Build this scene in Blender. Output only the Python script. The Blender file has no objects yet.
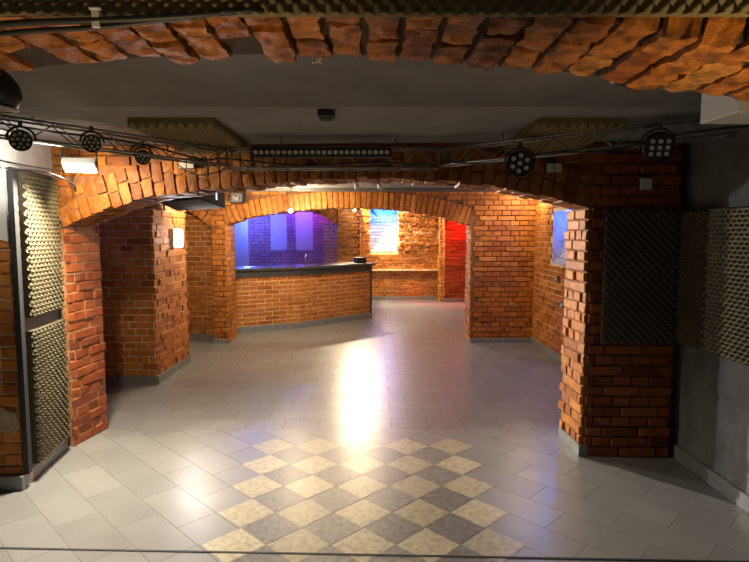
import bpy, bmesh, math, random
from mathutils import Vector, Matrix, noise

random.seed(11)
S = bpy.context.scene
COL = S.collection
R = math.radians

# ------------------------------------------------------------------ camera
FPX, EYE = 560.0, 1.6
PITCH = math.atan(49 / 560.0)
cd = bpy.data.cameras.new('camera')
cd.sensor_width = 36.0
cd.lens = FPX / 749.0 * 36.0
cd.clip_start = 0.02
cam = bpy.data.objects.new('camera', cd)
COL.objects.link(cam)
cam.location = (0, 0, EYE)
cam.rotation_euler = (math.pi / 2 - PITCH, 0, 0)
S.camera = cam
S.view_settings.view_transform = 'Standard'
S.view_settings.look = 'None'
S.view_settings.gamma = 1
S.view_settings.exposure = 0.0
S.view_settings.use_curve_mapping = False


# ------------------------------------------------------------------ materials
def nmat(name):
    m = bpy.data.materials.new(name)
    m.use_nodes = True
    nt = m.node_tree
    return m, nt, nt.nodes['Principled BSDF']


def N(nt, t, **kw):
    n = nt.nodes.new(t)
    for k, v in kw.items():
        if k in n.inputs:
            n.inputs[k].default_value = v
        else:
            setattr(n, k, v)
    return n


def ramp(nt, fac, stops):
    n = nt.nodes.new('ShaderNodeValToRGB')
    e = n.color_ramp.elements
    while len(e) < len(stops):
        e.new(0.5)
    for i, (p, c) in enumerate(stops):
        e[i].position = p
        e[i].color = (c[0], c[1], c[2], 1) if hasattr(c, '__len__') else (c, c, c, 1)
    nt.links.new(fac, n.inputs[0])
    return n


def mix(nt, fac, a, b, mode='MIX'):
    n = nt.nodes.new('ShaderNodeMix')
    n.data_type = 'RGBA'
    n.blend_type = mode
    for sock, v in ((0, fac), (6, a), (7, b)):
        if isinstance(v, bpy.types.NodeSocket):
            nt.links.new(v, n.inputs[sock])
        elif hasattr(v, '__len__'):
            n.inputs[sock].default_value = (v[0], v[1], v[2], 1)
        else:
            n.inputs[sock].default_value = v
    return n.outputs[2]


def bump(nt, b, height, strength, dist=0.01):
    n = nt.nodes.new('ShaderNodeBump')
    n.inputs['Strength'].default_value = strength
    n.inputs['Distance'].default_value = dist
    nt.links.new(height, n.inputs['Height'])
    nt.links.new(n.outputs[0], b.inputs['Normal'])


def geo_pos(nt):
    return nt.nodes.new('ShaderNodeTexCoord').outputs['Object']


def noise_tex(nt, vec, scale, detail=4, rough=0.55):
    n = N(nt, 'ShaderNodeTexNoise', Scale=scale, Detail=detail, Roughness=rough)
    nt.links.new(vec, n.inputs['Vector'])
    return n.outputs['Fac']


def mat_plain(name, color, rough=0.6, metal=0.0, nscale=0, namt=0.15, bstr=0.0, spec=0.5):
    m, nt, b = nmat(name)
    b.inputs['Roughness'].default_value = rough
    b.inputs['Metallic'].default_value = metal
    b.inputs['Specular IOR Level'].default_value = spec
    b.inputs['Base Color'].default_value = (*color, 1)
    if nscale:
        p = geo_pos(nt)
        f = noise_tex(nt, p, nscale, 6, 0.6)
        lo = [c * (1 - namt) for c in color]
        hi = [min(1, c * (1 + namt)) for c in color]
        r = ramp(nt, f, [(0.3, lo), (0.7, hi)])
        nt.links.new(r.outputs[0], b.inputs['Base Color'])
        if bstr:
            f2 = noise_tex(nt, p, nscale * 7, 5, 0.6)
            bump(nt, b, f2, bstr, 0.004)
    return m


def mat_brick(name, stops, rough=0.62, smear=0.25, smearcol=(0.42, 0.33, 0.24), bstr=0.6, spec=0.4, dark=0.55):
    """fired clay: every brick its own tone, pitted face, traces of mortar"""
    m, nt, b = nmat(name)
    g = nt.nodes.new('ShaderNodeNewGeometry')
    p = geo_pos(nt)
    r = ramp(nt, g.outputs['Random Per Island'], stops)
    f = noise_tex(nt, p, 16, 6, 0.65)
    dk = ramp(nt, f, [(0.30 if dark > 0.4 else 0.38, dark), (0.6, 1.0)])
    c = mix(nt, 1.0, r.outputs[0], dk.outputs[0], 'MULTIPLY')
    f2 = noise_tex(nt, p, 9, 8, 0.75)
    sm = ramp(nt, f2, [(0.56, 0.0), (0.70, smear)])
    c = mix(nt, sm.outputs[0], c, smearcol)
    nt.links.new(c, b.inputs['Base Color'])
    f3 = noise_tex(nt, p, 55, 8, 0.7)
    rr = ramp(nt, f3, [(0.3, rough - 0.15), (0.7, rough + 0.15)])
    nt.links.new(rr.outputs[0], b.inputs['Roughness'])
    b.inputs['Specular IOR Level'].default_value = spec
    bump(nt, b, f3, bstr, 0.006)
    return m


BR = [(0.0, (0.34, 0.095, 0.012)), (0.3, (0.50, 0.165, 0.020)), (0.6, (0.56, 0.20, 0.026)), (0.85, (0.44, 0.135, 0.018)), (1.0, (0.64, 0.27, 0.05))]
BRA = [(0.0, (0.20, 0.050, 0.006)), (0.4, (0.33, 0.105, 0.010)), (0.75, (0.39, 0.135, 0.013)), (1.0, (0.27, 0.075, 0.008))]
BRD = [(0.0, (0.20, 0.045, 0.012)), (0.4, (0.34, 0.075, 0.018)), (0.75, (0.40, 0.10, 0.022)), (1.0, (0.26, 0.06, 0.016))]
BRW = [(0.0, (0.44, 0.43, 0.41)), (1.0, (0.54, 0.53, 0.51))]
M = {}
M['brick'] = mat_brick('aged_orange_brick', BR)
M['brick_red'] = mat_brick('aged_red_brick', BRD, rough=0.58)
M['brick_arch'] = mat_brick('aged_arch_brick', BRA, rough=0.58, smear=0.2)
M['brick_gloss'] = mat_brick('varnished_brick', BR, rough=0.55, smear=0.10, bstr=1.0, spec=0.3, dark=0.32)
M['brick_maroon_shaded'] = mat_brick('shaded_maroon_brick', [(0.0, (0.15, 0.030, 0.009)), (0.5, (0.28, 0.065, 0.013)), (1.0, (0.34, 0.088, 0.016))], smear=0.2)  # maroon brick of the right pier front, its shade darkened into the colour
M['brick_white'] = mat_brick('whitewashed_brick', BRW, smear=0.0)
M['mortar'] = mat_plain('pale_mortar', (0.68, 0.52, 0.33), 0.9, nscale=22, namt=0.3, bstr=0.6)
M['mortar_dark'] = mat_plain('dark_mortar', (0.20, 0.085, 0.03), 0.9, nscale=22, namt=0.35, bstr=0.6)
M['mortar_white'] = mat_plain('white_mortar', (0.44, 0.43, 0.41), 0.9, nscale=22, namt=0.1, bstr=0.4)
M['plaster_white'] = mat_plain('white_plaster', (0.62, 0.60, 0.56), 0.85, nscale=8, namt=0.12, bstr=0.5)
M['plaster_grey'] = mat_plain('grey_plaster', (0.16, 0.162, 0.157), 0.75, nscale=6, namt=0.3, bstr=0.4)
M['plaster_dark'] = mat_plain('dark_grey_plaster', (0.09, 0.09, 0.088), 0.7, nscale=5, namt=0.3, bstr=0.3)
M['ceiling'] = mat_plain('grey_painted_ceiling', (0.20, 0.197, 0.192), 0.75, nscale=3, namt=0.2, bstr=0.2)
M['ceiling_board'] = mat_plain('dark_ceiling_board', (0.115, 0.114, 0.108), 0.7, nscale=3, namt=0.2, bstr=0.15)
M['skirt'] = mat_plain('grey_skirting_tile', (0.20, 0.205, 0.20), 0.45, nscale=10, namt=0.2)
M['black'] = mat_plain('black_plastic', (0.012, 0.012, 0.013), 0.4)
M['blackmat'] = mat_plain('matt_black_paint', (0.02, 0.02, 0.022), 0.65)
M['rubber'] = mat_plain('black_cable_rubber', (0.018, 0.018, 0.018), 0.5)
M['metal'] = mat_plain('dull_truss_metal', (0.30, 0.28, 0.25), 0.4, 0.9)
M['darkmetal'] = mat_plain('dark_steel', (0.10, 0.10, 0.10), 0.4, 0.8)
M['white_plastic'] = mat_plain('white_plastic', (0.62, 0.60, 0.55), 0.4)
M['grille'] = mat_plain('grey_speaker_grille', (0.075, 0.07, 0.06), 0.9, nscale=60, namt=0.3, spec=0.0)
M['cabinet'] = mat_plain('rough_black_cabinet_paint', (0.014, 0.014, 0.02), 0.9, spec=0.03)
M['lens'] = mat_plain('led_lens', (0.62, 0.60, 0.52), 0.2, spec=0.8)
M['foam'] = mat_plain('olive_acoustic_foam', (0.085, 0.070, 0.038), 0.8, nscale=6, namt=0.15, spec=0.3)
M['foam_dark'] = mat_plain('dark_acoustic_foam', (0.085, 0.075, 0.055), 0.8, nscale=6, namt=0.15, spec=0.3)
M['foam_ceiling'] = mat_plain('brown_acoustic_foam', (0.20, 0.155, 0.07), 0.8, nscale=6, namt=0.15, spec=0.3)
M['mortar_mid'] = mat_plain('brown_mortar', (0.36, 0.21, 0.10), 0.9, nscale=22, namt=0.35, bstr=0.6)
M['mortar_black'] = mat_plain('sooty_mortar', (0.045, 0.03, 0.02), 0.9, nscale=22, namt=0.35, bstr=0.6)
M['brick_violet'] = mat_brick('violet_tinted_brick', [(0, (0.26, 0.14, 0.20)), (0.5, (0.32, 0.18, 0.25)), (1, (0.38, 0.22, 0.30))], smear=0.1)  # violet of the bar lights tinted into the brick colour
M['board'] = mat_plain('dark_violet_grey_board', (0.055, 0.050, 0.058), 0.55, nscale=5, namt=0.2)
M['counter'] = mat_plain('dark_polished_worktop', (0.055, 0.052, 0.05), 0.25, nscale=12, namt=0.3, spec=0.6)
M['counter_edge'] = mat_plain('dark_grey_counter_board', (0.06, 0.062, 0.06), 0.45, nscale=10, namt=0.2)
M['panel_pale'] = mat_plain('pale_smooth_plaster', (0.40, 0.42, 0.45), 0.6, nscale=4, namt=0.06)
M['pipe'] = mat_plain('painted_pipe', (0.62, 0.60, 0.55), 0.45)
M['steel'] = mat_plain('polished_steel', (0.6, 0.6, 0.6), 0.2, 1.0)
M['stone'] = mat_brick('rough_rubble_stone', [(0, (0.42, 0.16, 0.045)), (0.5, (0.50, 0.20, 0.05)), (1, (0.55, 0.26, 0.09))], smear=0.4)


def mat_emit(name, color, strength):
    m, nt, b = nmat(name)
    b.inputs['Base Color'].default_value = (*color, 1)
    b.inputs['Emission Color'].default_value = (*color, 1)
    b.inputs['Emission Strength'].default_value = strength
    return m


M['glow_warm'] = mat_emit('lit_warm_lens', (1.0, 0.80, 0.50), 14)
M['glow_flood'] = mat_emit('lit_flood_glass', (1.0, 0.90, 0.66), 22)
M['glow_wall'] = mat_emit('lit_wall_lamp_glass', (0.86, 0.88, 1.0), 14)
M['glow_cyan'] = mat_emit('lit_cyan_led', (0.15, 0.7, 1.0), 9)
M['glow_blue'] = mat_emit('lit_blue_indicator', (0.15, 0.2, 1.0), 3)


def mat_floor(name, mode):
    m, nt, b = nmat(name)
    p = geo_pos(nt)
    mp = nt.nodes.new('ShaderNodeMapping')
    nt.links.new(p, mp.inputs['Vector'])
    br = nt.nodes.new('ShaderNodeTexBrick')
    if mode == 'far':
        mp.inputs['Location'].default_value = (0.01, -4.445, 0)
        br.inputs['Brick Width'].default_value = 0.30
        br.inputs['Row Height'].default_value = 0.25
        br.offset = 0.5
    else:
        mp.inputs['Rotation'].default_value = (0, 0, R(45))
        # rotate first (vector rotated +45deg), then shift so that the joints meet the checker
        mp.inputs['Location'].default_value = (FLX, FLY, 0)
        br.inputs['Brick Width'].default_value = 0.2355 * 2
        br.inputs['Row Height'].default_value = 0.2355
        br.offset = 0.5
    br.inputs['Scale'].default_value = 1.0
    br.inputs['Mortar Size'].default_value = 0.0026
    br.inputs['Mortar Smooth'].default_value = 0.1
    br.inputs['Color1'].default_value = (0.195, 0.192, 0.186, 1)
    br.inputs['Color2'].default_value = (0.235, 0.231, 0.223, 1)
    br.inputs['Mortar'].default_value = (0.125, 0.115, 0.10, 1)
    nt.links.new(mp.outputs[0], br.inputs['Vector'])
    f = noise_tex(nt, p, 3.5, 7, 0.65)
    d = ramp(nt, f, [(0.25, 0.88), (0.75, 1.06)])
    c = mix(nt, 1.0, br.outputs['Color'], d.outputs[0], 'MULTIPLY')
    nt.links.new(c, b.inputs['Base Color'])
    f2 = noise_tex(nt, p, 2.5, 3, 0.5)
    rr = ramp(nt, f2, [(0.3, 0.29), (0.7, 0.36)])
    ro = mix(nt, br.outputs['Fac'], rr.outputs[0], (0.7, 0.7, 0.7))
    nt.links.new(ro, b.inputs['Roughness'])
    b.inputs['Specular IOR Level'].default_value = 0.5
    mh = N(nt, 'ShaderNodeMath', operation='MULTIPLY')
    nt.links.new(br.outputs['Fac'], mh.inputs[0])
    mh.inputs[1].default_value = -1.0
    bump(nt, b, mh.outputs[0], 0.12, 0.003)
    return m


CX, CY, TD = -0.075, 3.41, 0.333      # checker: centre column, a light row, tile diagonal
_a = (CX + CY) / math.sqrt(2) + 0.2355 / 2
_b = (CY - CX) / math.sqrt(2) + 0.2355 / 2
# vector rotated +45deg: x' = (x - y)/sqrt2, y' = (x + y)/sqrt2
FLX, FLY = (CY - CX) / math.sqrt(2) + 0.2355 / 2, -((CX + CY) / math.sqrt(2)) + 0.2355 / 2
M['floor_far'] = mat_floor('grey_floor_tiles', 'far')
M['floor_front'] = mat_floor('grey_diagonal_floor_tiles', 'front')


def mat_tile(name, c1, c2, rlo=0.28, rhi=0.42):
    m, nt, b = nmat(name)
    p = geo_pos(nt)
    g = nt.nodes.new('ShaderNodeNewGeometry')
    f = noise_tex(nt, p, 26, 9, 0.72)
    mid = [(a + d) / 2 for a, d in zip(c1, c2)]
    r = ramp(nt, f, [(0.36, c1), (0.47, mid), (0.60, c2)])
    v = ramp(nt, g.outputs['Random Per Island'], [(0, 0.82), (1, 1.1)])
    c = mix(nt, 1.0, r.outputs[0], v.outputs[0], 'MULTIPLY')
    nt.links.new(c, b.inputs['Base Color'])
    rr = ramp(nt, f, [(0.3, rlo), (0.7, rhi)])
    nt.links.new(rr.outputs[0], b.inputs['Roughness'])
    return m


M['tile_light'] = mat_tile('worn_cream_tile', (0.27, 0.23, 0.15), (0.47, 0.41, 0.27))
M['tile_dark'] = mat_tile('worn_dark_tile', (0.11, 0.105, 0.095), (0.22, 0.21, 0.185))


# ------------------------------------------------------------------ mesh helpers
class MB:
    def __init__(self):
        self.v, self.f, self.m = [], [], []

    def quad(self, a, b, c, d, mi=0):
        i = len(self.v)
        self.v += [tuple(a), tuple(b), tuple(c), tuple(d)]
        self.f.append((i, i + 1, i + 2, i + 3))
        self.m.append(mi)

    def poly(self, pts, mi=0):
        i = len(self.v)
        self.v += [tuple(p) for p in pts]
        self.f.append(tuple(range(i, i + len(pts))))
        self.m.append(mi)

    def hexa(self, p, mi=0):
        """8 corners: bottom ring then top ring"""
        i = len(self.v)
        self.v += [tuple(q) for q in p]
        for f in ((3, 2, 1, 0), (4, 5, 6, 7), (0, 1, 5, 4), (1, 2, 6, 5), (2, 3, 7, 6), (3, 0, 4, 7)):
            self.f.append(tuple(i + k for k in f))
            self.m.append(mi)

    def box(self, x0, x1, y0, y1, z0, z1, mi=0, mat=None):
        p = [(x0, y0, z0), (x1, y0, z0), (x1, y1, z0), (x0, y1, z0), (x0, y0, z1), (x1, y0, z1), (x1, y1, z1), (x0, y1, z1)]
        if mat:
            p = [tuple(mat @ Vector(q)) for q in p]
        self.hexa(p, mi)

    def cyl(self, a, b, r0, r1=None, n=16, mi=0, caps=True):
        r1 = r0 if r1 is None else r1
        a, b = Vector(a), Vector(b)
        d = (b - a).normalized()
        u = d.orthogonal().normalized()
        w = d.cross(u)
        i = len(self.v)
        for c, r in ((a, r0), (b, r1)):
            for k in range(n):
                t = 2 * math.pi * k / n
                self.v.append(tuple(c + (u * math.cos(t) + w * math.sin(t)) * r))
        for k in range(n):
            k2 = (k + 1) % n
            self.f.append((i + k, i + k2, i + n + k2, i + n + k))
            self.m.append(mi)
        if caps:
            self.f.append(tuple(i + k for k in reversed(range(n))))
            self.m.append(mi)
            self.f.append(tuple(i + n + k for k in range(n)))
            self.m.append(mi)

    def lathe(self, a, d, prof, n=24, mi=0):
        """prof: list of (distance along d, radius)"""
        a, d = Vector(a), Vector(d).normalized()
        u = d.orthogonal().normalized()
        w = d.cross(u)
        i = len(self.v)
        for t, r in prof:
            r = max(r, 1e-4)
            for k in range(n):
                q = 2 * math.pi * k / n
                self.v.append(tuple(a + d * t + (u * math.cos(q) + w * math.sin(q)) * r))
        for j in range(len(prof) - 1):
            for k in range(n):
                k2 = (k + 1) % n
                self.f.append((i + j * n + k, i + j * n + k2, i + (j + 1) * n + k2, i + (j + 1) * n + k))
                self.m.append(mi)

    def tube(self, pts, r, n=8, mi=0):
        pts = [Vector(p) for p in pts]
        i0 = len(self.v)
        up = None
        for k, p in enumerate(pts):
            d = (pts[min(k + 1, len(pts) - 1)] - pts[max(k - 1, 0)]).normalized()
            if up is None:
                up = d.orthogonal().normalized()
            up = (up - d * up.dot(d)).normalized()
            w = d.cross(up)
            for j in range(n):
                t = 2 * math.pi * j / n
                self.v.append(tuple(p + (up * math.cos(t) + w * math.sin(t)) * r))
        for k in range(len(pts) - 1):
            for j in range(n):
                j2 = (j + 1) % n
                a = i0 + k * n
                self.f.append((a + j, a + j2, a + n + j2, a + n + j))
                self.m.append(mi)
        self.f.append(tuple(i0 + j for j in reversed(range(n))))
        self.m.append(mi)
        self.f.append(tuple(i0 + (len(pts) - 1) * n + j for j in range(n)))
        self.m.append(mi)

    def build(self, name, mats, parent=None, smooth=False, bevel=0, weld=False):
        if not isinstance(mats, (list, tuple)):
            mats = [mats]
        me = bpy.data.meshes.new(name)
        me.from_pydata(self.v, [], self.f)
        for m in mats:
            me.materials.append(m)
        me.polygons.foreach_set('material_index', self.m)
        if weld:
            bm = bmesh.new()
            bm.from_mesh(me)
            bmesh.ops.remove_doubles(bm, verts=bm.verts, dist=1e-5)
            bmesh.ops.recalc_face_normals(bm, faces=bm.faces)
            bm.to_mesh(me)
            bm.free()
        if smooth:
            me.polygons.foreach_set('use_smooth', [True] * len(me.polygons))
        me.update()
        o = bpy.data.objects.new(name, me)
        COL.objects.link(o)
        if parent:
            o.parent = parent
        if bevel:
            md = o.modifiers.new('edge', 'BEVEL')
            md.width = bevel
            md.segments = 2
            md.limit_method = 'ANGLE'
        return o


def curve_pts(pts, n=10):
    """Catmull-Rom through points"""
    P = [Vector(p) for p in pts]
    P = [P[0] * 2 - P[1]] + P + [P[-1] * 2 - P[-2]]
    out = []
    for i in range(1, len(P) - 2):
        a, b, c, d = P[i - 1:i + 3]
        for k in range(n):
            t = k / n
            out.append(0.5 * ((2 * b) + (c - a) * t + (2 * a - 5 * b + 4 * c - d) * t * t + (3 * b - a - 3 * c + d) * t ** 3))
    out.append(P[-2])
    return out


def tag(o, label, cat, group=None):
    o['label'] = label
    o['category'] = cat
    if group:
        o['group'] = group
    return o


def empty(name, loc, label, cat, group=None):
    o = bpy.data.objects.new(name, None)
    o.empty_display_size = 0.05
    COL.objects.link(o)
    o.location = loc
    return tag(o, label, cat, group)


def struct(o):
    o['kind'] = 'structure'
    return o


# ------------------------------------------------------------------ bricks
def rough_brick(mb, corners, nseg=(5, 2, 2), amp=0.006, mi=0, seed=0.0, rnd=0.35):
    """worn brick: a subdivided box between 8 corners, corners rounded, faces pitted by noise"""
    c = [Vector(q) for q in corners]
    nx, ny, nz = nseg
    idx = {}

    def pt(a, b, w):
        lo = c[0].lerp(c[1], a).lerp(c[3].lerp(c[2], a), b)
        hi = c[4].lerp(c[5], a).lerp(c[7].lerp(c[6], a), b)
        return lo.lerp(hi, w)
    cen = sum(c, Vector()) / 8

    def vid(i, j, k):
        key = (i, j, k)
        if key in idx:
            return idx[key]
        p = pt(i / nx, j / ny, k / nz)
        e = (i in (0, nx)) + (j in (0, ny)) + (k in (0, nz))
        q = p + (cen - p) * (0.0 if e < 2 else (0.035 if e == 2 else 0.08)) * rnd * 2
        n1 = noise.noise_vector(q * 22 + Vector((seed, seed * 2, 0)))
        n2 = noise.noise_vector(q * 60 + Vector((seed * 3, 0, seed)))
        q = q + n1 * amp + n2 * amp * 0.5
        idx[key] = len(mb.v)
        mb.v.append(tuple(q))
        return idx[key]
    for i in range(nx):
        for j in range(ny):
            mb.f.append((vid(i, j + 1, 0), vid(i + 1, j + 1, 0), vid(i + 1, j, 0), vid(i, j, 0))); mb.m.append(mi)
            mb.f.append((vid(i, j, nz), vid(i + 1, j, nz), vid(i + 1, j + 1, nz), vid(i, j + 1, nz))); mb.m.append(mi)
    for i in range(nx):
        for k in range(nz):
            mb.f.append((vid(i, 0, k), vid(i + 1, 0, k), vid(i + 1, 0, k + 1), vid(i, 0, k + 1))); mb.m.append(mi)
            mb.f.append((vid(i, ny, k + 1), vid(i + 1, ny, k + 1), vid(i + 1, ny, k), vid(i, ny, k))); mb.m.append(mi)
    for j in range(ny):
        for k in range(nz):
            mb.f.append((vid(0, j, k + 1), vid(0, j + 1, k + 1), vid(0, j + 1, k), vid(0, j, k))); mb.m.append(mi)
            mb.f.append((vid(nx, j, k), vid(nx, j + 1, k), vid(nx, j + 1, k + 1), vid(nx, j, k + 1))); mb.m.append(mi)


class Face:
    """a vertical wall face: origin P0 (x, y), run direction U, outward normal to the left or right of U"""
    def __init__(self, P0, P1, side=1):
        self.o = Vector((P0[0], P0[1], 0))
        d = Vector((P1[0] - P0[0], P1[1] - P0[1], 0))
        self.L = d.length
        self.u = d.normalized()
        self.n = Vector((self.u.y, -self.u.x, 0)) * side      # side=1: right hand of the run

    def p(self, u, z, n=0.0):
        q = self.o + self.u * u + self.n * n
        return (q.x, q.y, z)


def brick_face(mb, F, z0, z1, u0=0.0, u1=None, keep=None, course=0.0735, L=0.255, gap=0.011, prot=0.012, var=0.006,
               jit=0.003, bond='english', phase=0, mi=0, slab=0.0, mort=1, skip=0.0, rng=None, big=0.0):
    """bricks (each its own island) standing proud of a mortar bed on the wall face F"""
    rng = rng or random
    u1 = F.L if u1 is None else u1
    n = max(1, round((z1 - z0) / course))
    ch = (z1 - z0) / n
    for r in range(n):
        za, zb = z0 + r * ch + gap / 2, z0 + (r + 1) * ch - gap / 2
        rr = r + phase
        if bond == 'english':
            l = L if rr % 2 == 0 else L / 2
            off = 0 if rr % 2 == 0 else -L / 4
            if rr % 4 == 2:
                off = -L / 2
        else:
            l = L
            off = -L / 2 if rr % 2 else 0
        u = u0 + off
        while u < u1 - 0.01:
            ll = l
            if bond == 'flemish' and rng.random() < 0.3:
                ll = l / 2
            if big and rng.random() < big:
                ll = l * rng.choice((0.5, 0.75, 1.3))
            a, b = max(u, u0) + gap / 2, min(u + ll, u1) - gap / 2
            if u <= u0:
                a = u0
            if u + ll >= u1:
                b = u1
            u += ll
            if b - a < 0.025:
                continue
            if keep and not (keep(a, za) and keep(b, za) and keep(a, zb) and keep(b, zb)):
                if not keep((a + b) / 2, (za + zb) / 2):
                    continue
                # trim towards the kept side
                ok = [q for q in [a + (b - a) * t / 6 for t in range(7)] if keep(q, za) and keep(q, zb)]
                if len(ok) < 3:
                    continue
                a, b = ok[0], ok[-1]
            if skip and rng.random() < skip:
                continue
            pr = prot + rng.uniform(-var, var)
            j = lambda: rng.uniform(-jit, jit)
            e = 0.005
            tilt = rng.uniform(-var, var) * 0.6
            i = len(mb.v)
            ring0 = [(a, za), (b, za), (b, zb), (a, zb)]
            ring1 = [(x + j() * 0.6, z + j() * 0.6, pr - e) for x, z in ring0]
            ring2 = [(x + (e if x == a else -e) + j(), z + (e if z == za else -e) + j(), pr + j() * 0.7 + (tilt if x == a else -tilt)) for x, z in ring0]
            for x, z in ring0:
                mb.v.append(F.p(x, z, -0.01))
            for x, z, q in ring1 + ring2:
                mb.v.append(F.p(x, z, q))
            for k in range(4):
                k2 = (k + 1) % 4
                mb.f.append((i + k, i + k2, i + 4 + k2, i + 4 + k)); mb.m.append(mi)
                mb.f.append((i + 4 + k, i + 4 + k2, i + 8 + k2, i + 8 + k)); mb.m.append(mi)
            mb.f.append((i + 8, i + 9, i + 10, i + 11)); mb.m.append(mi)


def slab(mb, F, z0, z1, u0, u1, depth, mi=1, front=0.0):
    p = [F.p(u0, z0, front), F.p(u1, z0, front), F.p(u1, z0, -depth), F.p(u0, z0, -depth)]
    q = [F.p(u0, z1, front), F.p(u1, z1, front), F.p(u1, z1, -depth), F.p(u0, z1, -depth)]
    mb.hexa(p + q, mi)


class Profile:
    """arch intrados z(u)"""
    def __init__(self, pts):
        self.c = curve_pts([(a, b, 0) for a, b in pts], 12)

    def z(self, u):
        c = self.c
        if u <= c[0].x:
            return c[0].y
        for a, b in zip(c, c[1:]):
            if u <= b.x:
                return a.y + (b.y - a.y) * (u - a.x) / max(1e-9, b.x - a.x)
        return c[-1].y

    def normal(self, u):
        e = 0.12
        dz = (self.z(u + e) - self.z(u - e)) / (2 * e)
        return Vector((-dz, 1, 0)).normalized()


def arch_wall(name, F, prof, thick, ztop, ext_l, ext_r, zl=0.0, zr=0.0, pitch=0.082, rad=0.25, brick='brick', mortar='mortar_dark',
              segs=((0.25, 0.15), (0.15, 0.25)), amp=0.005, spandrel=True, detail=(3, 3, 2), rng=None, drop=(), band_u=None,
              left_rect=True, right_rect=True, rsplit=False, right_brick=None, gap=0.010, prot=0.012, steep=1.0, big=0.0, bond='english'):
    rng = rng or random.Random(3)
    mb = MB()
    L = F.L
    a0, a1 = band_u or (0.0, L)
    # body of mortar between the intrados and the top
    n = 48
    us = [a0 + (a1 - a0) * i / n for i in range(n + 1)]
    for a, b in zip(us, us[1:]):
        za, zb = prof.z(a) + 0.012, prof.z(b) + 0.012
        fr, bk = -0.012, -thick + 0.012
        mb.quad(F.p(a, za, fr), F.p(b, zb, fr), F.p(b, ztop, fr), F.p(a, ztop, fr), 1)
        mb.quad(F.p(b, zb, bk), F.p(a, za, bk), F.p(a, ztop, bk), F.p(b, ztop, bk), 1)
        mb.quad(F.p(a, za, bk), F.p(b, zb, bk), F.p(b, zb, fr), F.p(a, za, fr), 1)
        mb.quad(F.p(a, ztop, fr), F.p(b, ztop, fr), F.p(b, ztop, bk), F.p(a, ztop, bk), 1)
    # voussoirs
    arc, u, last = [], a0, None
    pts = [(a0 + (a1 - a0) * i / 800, prof.z(a0 + (a1 - a0) * i / 800)) for i in range(801)]
    acc, marks = 0.0, [pts[0]]
    for p, q in zip(pts, pts[1:]):
        acc += math.hypot(q[0] - p[0], q[1] - p[1])
        if acc >= pitch:
            acc -= pitch
            marks.append(q)
    for k, (p, q) in enumerate(zip(marks, marks[1:])):
        n0, n1 = prof.normal(p[0]), prof.normal(q[0])
        if steep != 1.0:
            n0 = Vector((n0.x * steep, n0.y, 0)).normalized()
            n1 = Vector((n1.x * steep, n1.y, 0)).normalized()
        t = Vector((q[0] - p[0], q[1] - p[1], 0)).normalized()
        A = Vector((p[0], p[1], 0)) + t * gap / 2
        B = Vector((q[0], q[1], 0)) - t * gap / 2
        seg = segs[k % len(segs)]
        d = -prot + rng.uniform(-0.006, 0.006)
        dropk = rng.uniform(-0.006, 0.010)
        for si, s in enumerate(seg):
            d0, d1 = d + gap / 2, d + s - gap / 2
            d += s
            if (k, si) in drop:
                continue
            dr = dropk + rng.uniform(-0.004, 0.006)
            rl = min(rad, ztop - max(A.y, B.y) - 0.01) + rng.uniform(-0.006, 0.006)
            if rl < 0.03:
                continue
            cuts = [(-dr, rl)]
            if rsplit and rl > 0.15:
                c = rl * ((0.5, 0.36, 0.64, 0.5)[k % 4] + rng.uniform(-0.05, 0.05))
                cuts = [(-dr, c - gap / 2), (c + gap / 2, rl)]
            for ci, (ra, rb) in enumerate(cuts):
                pr = rng.uniform(-0.007, 0.007) if (rsplit and si == 0) else 0
                a_, b_, A1, B1 = A + n0 * ra, B + n1 * ra, A + n0 * rb, B + n1 * rb
                cor = [F.p(a_.x, a_.y, -d0 + pr), F.p(b_.x, b_.y, -d0 + pr), F.p(b_.x, b_.y, -d1), F.p(a_.x, a_.y, -d1),
                       F.p(A1.x, A1.y, -d0 + pr), F.p(B1.x, B1.y, -d0 + pr), F.p(B1.x, B1.y, -d1), F.p(A1.x, A1.y, -d1)]
                rough_brick(mb, cor, detail, amp, 0, rng.uniform(0, 50))
    # courses above the voussoirs and on the piers
    def keep(u, z):
        if u < a0 or u > a1:
            return True
        return z > prof.z(u) + rad / max(0.35, prof.normal(u).y) + 0.005
    if spandrel:
        if left_rect and ext_l > 0:
            slab(mb, F, zl, ztop, -ext_l, a0, thick - 0.024, 1, -0.012)
        if right_rect and ext_r > 0:
            slab(mb, F, zr, ztop, a1, L + ext_r, thick - 0.024, 1, -0.012)
        lo = min(zl, zr)
        def keep2(u, z):
            if u < a0:
                # voussoirs leaning out over the pier
                return left_rect and z >= zl
            if u > a1:
                return right_rect and z >= zr
            return keep(u, z)
        if right_brick:
            brick_face(mb, F, lo, ztop, -ext_l, a1, keep2, rng=rng, big=big, bond=bond)
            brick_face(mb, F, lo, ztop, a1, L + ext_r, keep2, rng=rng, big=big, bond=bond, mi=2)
        else:
            brick_face(mb, F, lo, ztop, -ext_l if left_rect else a0, L + ext_r if right_rect else a1, keep2, rng=rng, big=big, bond=bond)
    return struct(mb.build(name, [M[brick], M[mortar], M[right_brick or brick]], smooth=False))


def brick_wall(name, P0, P1, z0, z1, side=1, depth=0.12, brick='brick', mortar='mortar', keep=None, seed=1, u0=0, u1=None, **kw):
    F = Face(P0, P1, side)
    mb = MB()
    slab(mb, F, z0, z1, u0, F.L if u1 is None else u1, depth)
    brick_face(mb, F, z0, z1, u0, u1, keep, rng=random.Random(seed), **kw)
    return struct(mb.build(name, [M[brick], M[mortar]])), F


def slab_obj(name, x0, x1, y0, y1, z0, z1, m):
    mb = MB()
    mb.box(x0, x1, y0, y1, z0, z1)
    return struct(mb.build(name, M[m]))


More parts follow.
